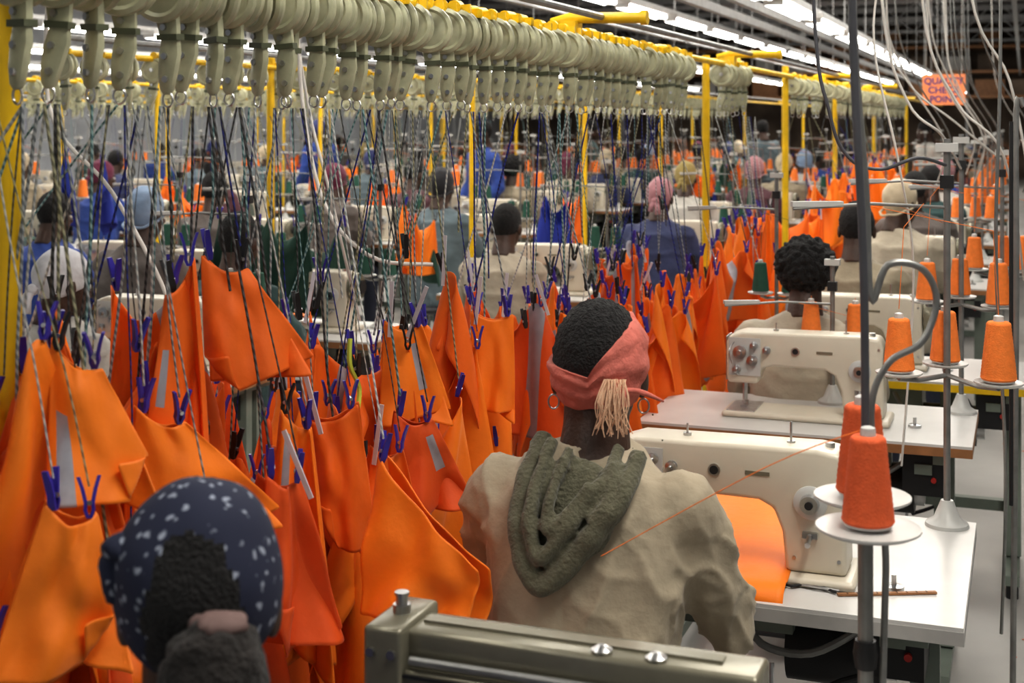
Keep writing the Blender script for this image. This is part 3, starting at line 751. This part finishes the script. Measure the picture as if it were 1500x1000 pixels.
patches=[ # corners TL,TR,BL,BR ; mat, bulge, folds, phase, tape, flap, side
 ([(-1.08,2.205,1.105),(-.850,2.12,.950),(-1.09,2.154,.834),(-.870,2.11,.860)],M_or,.018,1.,0,None,0,0),
 ([(-1.255,2.248,1.147),(-1.164,2.286,1.175),(-1.235,2.266,.92),(-1.13,2.29,.90)],M_or2,.045,1.,0,None,.35,0),
 ([(-1.220,2.10,1.20),(-1.175,2.125,1.16),(-1.255,2.08,.76),(-1.130,2.13,.73)],M_or,.055,2.2,0,(3,1,8),0,0),
 ([(-1.289,3.146,1.229),(-1.19,3.184,1.22),(-1.285,3.14,.985),(-1.185,3.18,.975)],M_or,.012,1.,0,None,0,0),
 ([(-1.290,1.86,1.423),(-1.255,1.88,1.483),(-1.315,1.84,1.18),(-1.235,1.89,1.13)],M_or2,.04,1.5,.5,(2,7,14),0,0),
 ([(-1.325,2.012,1.472),(-1.255,2.045,1.447),(-1.305,2.0,1.22),(-1.150,2.09,1.29)],M_or2,.035,1.3,0,None,.3,0),
 ([(-1.345,1.575,1.34),(-1.291,1.598,1.391),(-1.36,1.53,1.08),(-1.205,1.63,1.12)],M_or2,.05,1.5,0,None,.4,0),
 ([(-1.285,1.575,1.39),(-1.225,1.61,1.35),(-1.27,1.55,1.17),(-1.15,1.66,1.16)],M_or,.05,1.,0,(2,8,20),.3,1),
 ([(-1.280,1.765,1.262),(-1.225,1.82,1.23),(-1.285,1.75,1.00),(-1.120,1.94,1.07)],M_or,.035,1.2,0,None,0,0),
 ([(-1.17,1.96,1.12),(-1.13,2.02,1.10),(-1.18,1.93,.80),(-1.07,2.06,.84)],M_or3,.05,1.6,.4,None,.35,0),
 ([(-1.20,1.46,1.20),(-1.15,1.50,1.18),(-1.26,1.42,.98),(-1.10,1.50,1.0)],M_or,.04,1.,0,None,.3,1),
 ([(-1.29,2.66,1.27),(-1.22,2.70,1.26),(-1.30,2.65,1.05),(-1.16,2.73,1.07)],M_or,.03,1.4,0,(12,3,14),0,0),
 ([(-1.22,2.56,1.10),(-1.15,2.60,1.08),(-1.24,2.55,.86),(-1.08,2.64,.92)],M_or3,.04,1.3,0,(14,3,12),.35,0),
 ([(-1.22,3.66,1.16),(-1.14,3.72,1.15),(-1.23,3.66,.90),(-1.09,3.75,.95)],M_or,.04,1.3,0,None,0,0),
 ([(-1.20,2.42,1.06),(-1.15,2.46,1.05),(-1.23,2.38,.80),(-1.10,2.48,.84)],M_or2,.045,1.5,0,None,.35,1),
]
for i,(c,m_,b_g,fo,ph,tp,fl,sd) in enumerate(patches):
    put_patch(pm,c,m_,b_g,fo,ph,tp,seed=i*3.1,flap=fl,side=sd)
    A_,B_=Vector(c[0]),Vector(c[1])
    if i==0: clip_at(A_.lerp(B_,.04),white=0,hy=2.42)
    else:
        clip_at(A_.lerp(B_,.15),white=.15); clip_at(A_.lerp(B_,.85),white=.1)
finish_cloth(pm,'hanging_orange_fabric')
hero=[(-1.36,1.47,1.36,4,.45,.5,None),(-1.30,1.42,1.18,0,.40,.7,None),(-1.36,1.90,1.43,5,.38,.9,3),
(-1.33,1.86,1.24,0,.34,.5,None),(-1.36,2.05,1.33,2,.38,.6,6),(-1.30,2.16,1.10,5,.38,.9,5),
(-1.30,2.42,1.14,2,.42,.4,None),(-1.26,2.50,1.00,0,.36,.45,None),(-1.33,2.62,1.22,3,.33,.3,12),(-1.30,3.0,1.34,2,.34,.5,None),
(-1.31,2.92,1.17,1,.36,.6,None),(-1.26,3.9,1.16,1,.42,.3,None),(-1.31,2.78,1.08,1,.40,.7,9),
(-1.22,2.33,.98,2,.40,.3,None),(-1.24,1.74,1.08,4,.42,.5,None),(-1.24,2.08,1.0,2,.42,.5,None),(-1.20,1.60,1.02,0,.40,.6,None),(-1.20,1.78,1.04,0,.38,.8,None)]
def make_bundle(items,name,mats_,x=RXn,p=1.):
    mb=MB()
    for (px,py,pz,ty,s_,yw,tp) in items:
        vi=ty*4+random.randrange(4)
        pl=put_piece(mb,vi,(px,py,pz),yw,s_,random.choice(mats_),tp,random.random()<.5)
        for q in pl: clip_at(q,x=x,p=p)
    return finish_cloth(mb,name)
make_bundle(hero,'hanging_orange_fabric',[M_or,M_or,M_or2,M_or3],p=.8)
fill=[]
y=1.35
while y<5.45:
    lo=1.04
    fill.append((-1.41+R(-.07,.05),y,R(lo,1.30) if y<3 else R(lo,1.22),random.choice([0,0,1,2,2,3,4,5]),R(.32,.42) if y<3 else R(.28,.38),R(-.3,1.5),random.choice([None,3,8,13])))
    if y<3.4: fill.append((-1.37+R(-.08,.04),y+.02,R(.86,1.05),random.choice([0,0,1,2,4]),R(.36,.46),R(-.3,1.4),None))
    y+=.085
for y in np.arange(1.35,2.0,.08): fill.append((-1.47+R(-.05,.05),y,R(1.26,1.34),random.choice([1,4,3]),.48,R(.2,.8),None))
make_bundle(fill,'hanging_orange_fabric',[M_or,M_or2,M_or3],p=.5)
fill=[]
for y in np.arange(4.0,6.9,.10): fill.append((-1.22+R(-.05,.05),y,R(.98,1.17),random.choice([1,2,0,4,0]),R(.28,.36),R(0,1.3),random.choice([None,None,3,8])))
for y in np.arange(6.1,7.0,.1): fill.append((-1.25+R(-.03,.03),y,R(1.15,1.30),random.choice([5,2,5]),R(.28,.36),R(0,1.1),random.choice([None,5])))
for y in np.arange(8.3,15,.22): fill.append((-1.25+R(-.1,.1),y,R(1.1,1.38),random.choice([1,2,3,4,5]),R(.3,.4),R(0,1.1),None))
make_bundle(fill,'hanging_orange_fabric',[M_or,M_or2],p=.6)
for hy in hooks_y:
    for q_ in range(2):
        if random.random()<.5:
            q=Vector((RXn+R(-.03,.03),hy+R(-.02,.02),R(1.08,1.40))); cord_to(q,hy=hy)
            if random.random()<.35: pegs(clips,q+Vector((0,0,.03)),R(0,3),R(-.3,.3),random.choice([M_blueclip,M_dark,M_dark]))
clips.tube(smoothpath([(-1.25,2.42,1.27),(-1.245,2.41,1.22),(-1.24,2.44,1.17),(-1.235,2.42,1.12)],4),.005,mat('lime_ribbon',(.55,.65,.08),.7),5)
cords.obj('hanging_cords',smooth=60); clips.obj('fabric_clips')

# far conveyors
cords=MB(); clips=MB()
make_bundle([(-3.2,5.2,1.28,1,.34,.4,None),(-3.1,5.35,1.24,3,.34,.4,None),(-3.05,5.6,1.22,1,.34,.3,None),(-3.3,5.05,1.18,2,.34,.3,None)],'hanging_green_fabric',[M_gr],x=-3.2)
make_bundle([(-5.2,6.5,1.50,2,.34,.4,None),(-5.1,6.7,1.46,2,.32,.4,None)],'hanging_blue_fabric',[M_bl],x=-5.2)
for cx,ys,ye in((-3.45,4.2,24),(-5.9,5,26),(-8.6,7,28),(-11.5,9,30)):
    pst=[(p,cx+R(-.08,.08)) for p in np.arange(5.87 if cx>-4 else ys+R(0,1),ye,2.45)]
    conveyor(cx,ys,ye,pst)
    hk=MB(); place_hooks(hk,cx,[yy+R(-.02,.02) for yy in np.arange(ys+.1,min(ye,17),.2)],RZ); hk.obj('conveyor_hooks')
    items=[]
    yy=ys+1.5
    while yy<min(ye,22):
        if random.random()<.4:
            for q in range(random.randint(2,4)):
                items.append((cx+R(-.1,.1),yy+q*.1,R(.95,1.22),random.choice([0,1,2,3,4,5]),R(.24,.34),R(-.3,1.3),None))
        yy+=R(.7,1.4)
    random.shuffle(items); k=int(len(items)*.66)
    make_bundle(items[:k],'hanging_orange_fabric',[M_or,M_or2],x=cx,p=.6)
    make_bundle(items[k:],'hanging_dark_fabric',[M_gr,M_gr,M_bl],x=cx,p=.6)
    for q in range(26):
        yq=R(ys,min(ye,16)); cord_to(Vector((cx+R(-.06,.06),yq,R(1.1,1.5))),x=cx)
cords.obj('hanging_cords',smooth=60); clips.obj('fabric_clips')

# ------------------------------------------------------------------ other work stations
def ws(x,y,who=True,green=False,orange=True,hk=None,g=None,h=None):
    inst(ME_table,'sewing_table',(x,y+.62,0)); inst(ME_mach,'sewing_machine',(x+.04,y+.60,.76))
    inst(ME_st3 if green else ME_st2,'thread_stand',(x+.38,y+.74,0))
    if random.random()<.5: inst(ME_st3 if random.random()<.5 else ME_st2,'thread_stand',(x-.40,y+.74,0))
    if orange: inst(ME_tc if random.random()<.7 else ME_tcg,'fabric_on_table',(x-.25,y+.4,.76))
    inst(ME_stool,'stool',(x,y,0))
    if who:
        hk=hk or random.choice(['hair','beanie','scarf','hair','scarf','hair','afro'])
        person('seated_operator','seated',hk,(x,y,0),R(-.15,.15),g or random.choice(GM),h or random.choice(HMs),hyaw=random.choice([-.5,0,0,.4]))
tco=table_cloth('tc',-.22,.22,0,.38,0,M_or,seed=1,amp=.05); ME_tc=bake(tco); bpy.data.objects.remove(tco)
tco=table_cloth('tc',-.22,.22,0,.38,0,M_gr,seed=5,amp=.05); ME_tcg=bake(tco); bpy.data.objects.remove(tco)
ws(-.65,7.75,hk='beanie',g=GM[4],h=HMs[7]); ws(-.65,9.2,hk='hair',g=GM[2]); ws(-.65,10.7,hk='hair',g=GM[5],h=HMs[4])
for y in(12.2,13.8,15.4,17,18.7): ws(-.65,y,True,False)
def sp(x,y,hk,g,h,hy=0,yaw=0,sc=1.):
    person('seated_operator','seated',hk,(x,y-.115,0),yaw,GM[g],HMs[h],hyaw=hy,sc=sc); inst(ME_stool,'stool',(x,y-.125,0))
    inst(ME_table,'sewing_table',(x,y+.50,0)); inst(ME_mach,'sewing_machine',(x+.04,y+.48,.76)); inst(ME_st3,'thread_stand',(x+.35,y+.62,0)); inst(ME_tc,'fabric_on_table',(x-.22,y+.26,.76))
sp(-3.15,3.95,'scarf',7,0,-.5,sc=.91); sp(-3.10,5.0,'hair',5,2,sc=.96); sp(-4.03,5.64,'beanie',2,1); sp(-4.8,5.92,'hair',1,2,sc=.97); sp(-3.78,8.7,'beanie',3,2)
sp(-2.5,6.6,'hair',4,2,sc=.93); sp(-2.55,10.8,'scarf',7,4); sp(-2.2,8.6,'scarf',8,3,sc=.97)
for cx,y0 in((-2.35,12.4),(-4.45,10.4),(-4.9,7.6),(-7.1,6.2),(-9.6,8.2),(-12.6,10)):
    y=y0
    while y<24:
        ws(cx+R(-.1,.1),y,random.random()<.9,random.random()<.5,random.random()<.7); y+=1.55
person('standing_supervisor_in_blue','standing','hair',(-4.75,11.9,0),2.5,GM[1]); 
person('standing_worker_in_white','standing','hair',(-1.05,16.6,0),2.2,GM[7])
person('standing_worker','standing','beanie',(-7.9,14.5,0),1.2,GM[1],HMs[6]); person('standing_worker','standing','hair',(-5.3,17,0),-1.2,GM[5]); person('standing_worker','standing','hair',(-3.4,19,0),.6,GM[3],HMs[3])

# ------------------------------------------------------------------ room shell
def slab(name,c,d,mt): m=MB(); m.box((0,0,0),d,mt); return m.obj(name,smooth=0,loc=c)
slab('floor',(-6,19,-.05),(26,50,.1),M_floor)
slab('ceiling',(-6,19,4.85),(26,50,.1),M_ceil)
slab('wall_left',(-17,19,2.4),(.2,50,4.8),M_wallw)
slab('wall_right',(7,19,2.4),(.2,50,4.8),M_wallw)
slab('wall_far',(-6,44,2.4),(26,.2,4.8),M_wallb)
tr=MB()
for y in np.arange(4,44,4.5):
    tr.box((-6,y,4.5),(24,.1,.12),M_truss); tr.box((-6,y,3.95),(24,.08,.08),M_truss)
    for x in np.arange(-17,5,1.2):
        tr.tube([(x,y,3.95),(x+.6,y,4.5),(x+1.2,y,3.95)],.02,M_truss,6)
for x in(-2.05,-1.75,-.1,.5,-3.1): tr.box((x,20,2.5 if x<-1.5 else 3.0),(.05,40,.06),M_truss)
for x in(-14,-10,-6,-2,2): tr.box((x,20,4.25),(.12,46,.2),M_truss)
tr.box((-3,21,3.9),(6,.25,.35),M_red)
tr.obj('roof_truss')
sh=MB()
for z in(2.4,3.1,3.8):
    sh.box((-4,41,z),(20,1.4,.08),M_wood)
    for x in np.arange(-13.5,5.5,.9):
        if random.random()<.8: sh.box((x,41,z+.25),(R(.5,.8),.9,R(.3,.5)),random.choice([M_wood,M_wood,M_wallb,M_edge]))
for x in np.arange(-14,6.1,2.5): sh.box((x,40.4,2.2),(.08,.08,4.4),M_truss)
sh.obj('storage_rack')
def lamps(x,z,ys,L=1.25,gap=.28):
    e=bpy.data.objects.new('fluorescent_light_row',None); scene.collection.objects.link(e)
    a=MB(); t=MB()
    a.box((x,(ys[0]+ys[1])/2,z+.06),(.05,ys[1]-ys[0],.035),M_house)
    y=ys[0]
    while y+L<ys[1]:
        a.box((x,y+L/2,z+.025),(.15,L,.035),M_house)
        for dx in(-.04,.04): t.cyl((x+dx,y+.04,z-.012),(x+dx,y+L-.04,z-.012),.018,M_tube,8)
        for yy in(y+.03,y+L-.03): a.box((x,yy,z-.008),(.11,.02,.035),M_house)
        a.cyl((x,y+.2,z+.07),(x,y+.2,3.9),.003,M_house,5)
        y+=L+gap
    o=a.obj('housing'); o.parent=e; o=t.obj('tubes'); o.parent=e
lamps(-1.32,2.38,(-1.5,34)); lamps(-2.9,2.6,(4,34)); lamps(-4.8,2.5,(1,34)); lamps(-7.6,2.5,(3,34)); lamps(-10.4,2.5,(3,34)); lamps(-13.4,2.5,(3,34)); lamps(.9,2.9,(-2,34),gap=1.2)
sg=bpy.data.objects.new('quality_check_sign',None); scene.collection.objects.link(sg); sg.location=(-.66,12.56,1.98)
m=MB(); m.box((0,0,0),(.36,.012,.27),mat('sign_orange',(.95,.32,.13),.6,var=.03)); 
for s_ in(-.15,.15): m.cyl((s_,0,.13),(s_,0,1.0),.002,M_wire,5)
o=m.obj('board'); o.parent=sg
M_txt=mat('sign_blue_ink',(.02,.03,.25),.6)
for i,t in enumerate(['QUALITY','CHECK','POINT']):
    c=bpy.data.curves.new('txt','FONT'); c.body=t; c.size=.08; c.align_x='CENTER'; c.extrude=.001; c.offset=.001; c.materials.append(M_txt)
    o=bpy.data.objects.new('lettering_%d'%(i+1),c); scene.collection.objects.link(o); o.parent=sg; o.location=(0,-.009,.05-.08*i); o.rotation_euler=(math.pi/2,0,0)
wc=MB()
def cable(pts,r,mt): wc.tube(smoothpath(pts,6),r,mt,8)
cable([(-.46,3.0,3.2),(-.435,3.04,2.0),(-.40,3.05,1.72),(-.36,3.07,1.62),(-.295,3.1,1.595),(-.22,3.12,1.62),(-.17,3.3,1.6)],.004,M_dpipe)
cable([(-.42,4.1,3.0),(-.39,4.12,2.06),(-.32,4.15,1.76),(-.225,4.19,1.66),(-.19,4.6,1.55)],.004,M_wire)
cable([(-.30,4.1,3.0),(-.28,4.17,2.06),(-.187,4.2,1.76),(-.056,4.25,1.6),(.0,4.6,1.2)],.004,M_wire)
cable([(-.2,4.2,3.0),(-.15,4.2,2.1),(-.04,4.26,1.82),(.02,4.3,1.5)],.004,M_wire)
cable([(-.5,5.5,3.0),(-.5,5.5,2.1),(-.42,5.5,1.85),(-.25,5.5,1.7),(-.08,5.62,1.55)],.004,M_wire)
cable([(-.33,3.6,3),(-.34,3.6,2.2),(-.36,3.6,1.9),(-.30,3.6,1.6),(-.27,3.7,1.3),(-.3,3.7,.8)],.003,M_wire)
cable([(-.05,3.3,3),(-.05,3.3,1.9),(-.06,3.3,1.4),(-.04,3.35,.9),(-.05,3.4,.5)],.004,M_pipe)
cable([(.0,3.9,1.74),(-.02,3.9,1.72),(-.02,3.9,1.2),(-.03,3.9,.0)],.008,M_pipe)
cable([(-.03,3.6,1.7),(-.03,3.6,1.3),(-.03,3.6,.75)],.005,M_dark)
for y in(5.8,6.5,7.8,8.9,10.5,13):
    for k in range(2):
        x=R(-.5,-.1); cable([(x-.1,y,3.0),(x-.08,y,2.2),(x,y+.1,1.9),(x+.15,y+.2,1.62),(x+.1,y+.4,1.4)],.004,random.choice([M_wire,M_wire,M_pipe]))
cable([(-1.9,3.4,2.4),(-1.92,3.4,1.9),(-1.85,3.4,1.5),(-1.7,3.4,1.33),(-1.55,3.5,1.3)],.006,M_wire)
cable([(-2.6,3.2,2.3),(-2.62,3.2,1.75),(-2.4,3.2,1.5),(-2.25,3.25,1.2),(-2.2,3.3,.9)],.006,M_wire)
cable([(-2.1,3.6,2.3),(-2.0,3.6,1.75),(-1.93,3.6,1.5),(-1.88,3.7,1.1)],.005,M_wire)
wc.obj('overhead_power_cables',smooth=60)
lt=MB()
for i in range(160):
    a=R(0,6.28); x=R(-.15,1.6); y=R(2,9)
    lt.tube([(x,y,.002),(x+.012*math.cos(a),y+.012*math.sin(a),.004),(x+.02*math.cos(a+.6),y+.02*math.sin(a+.6),.002)],.0018,random.choice([M_lint,M_wire,M_lint]),4)
lt.obj('floor_lint')

# ------------------------------------------------------------------ lights
def area(loc,sx,sy,p,col=(1,.955,.88),rot=(0,0,0)):  # area lamps added to brighten the room, with no real ceiling fixture behind them
    l=bpy.data.lights.new('added_area_lamp','AREA'); l.shape='RECTANGLE'; l.size=sx; l.size_y=sy; l.energy=p; l.color=col
    o=bpy.data.objects.new('added_area_lamp',l); scene.collection.objects.link(o); o.location=loc; o.rotation_euler=rot
area((.5,1.9,3.9),.5,3,125); area((-2.2,.0,3.9),.6,3,34)
area((-.5,9,3.9),1.0,8,220); area((-5,9,3.9),1.5,8,290); area((-10,13,3.9),3,10,420); area((-3,22,3.9),4,8,480); area((-4,34,3.9),6,6,480)
w=bpy.data.worlds.new('world'); scene.world=w; w.use_nodes=True
w.node_tree.nodes['Background'].inputs['Color'].default_value=(.92,.95,1,1); w.node_tree.nodes['Background'].inputs['Strength'].default_value=.22

# ------------------------------------------------------------------ camera
cd=bpy.data.cameras.new('camera'); cam=bpy.data.objects.new('camera',cd); scene.collection.objects.link(cam)
cam.location=(0,0,1.7); cam.rotation_euler=(math.pi/2,0,CAMYAW)
cd.sensor_width=36; cd.lens=48; cd.shift_y=-322/1500; cd.clip_end=120; cd.clip_start=.05
cd.dof.use_dof=True; cd.dof.focus_distance=3.0; cd.dof.aperture_fstop=6
scene.camera=cam
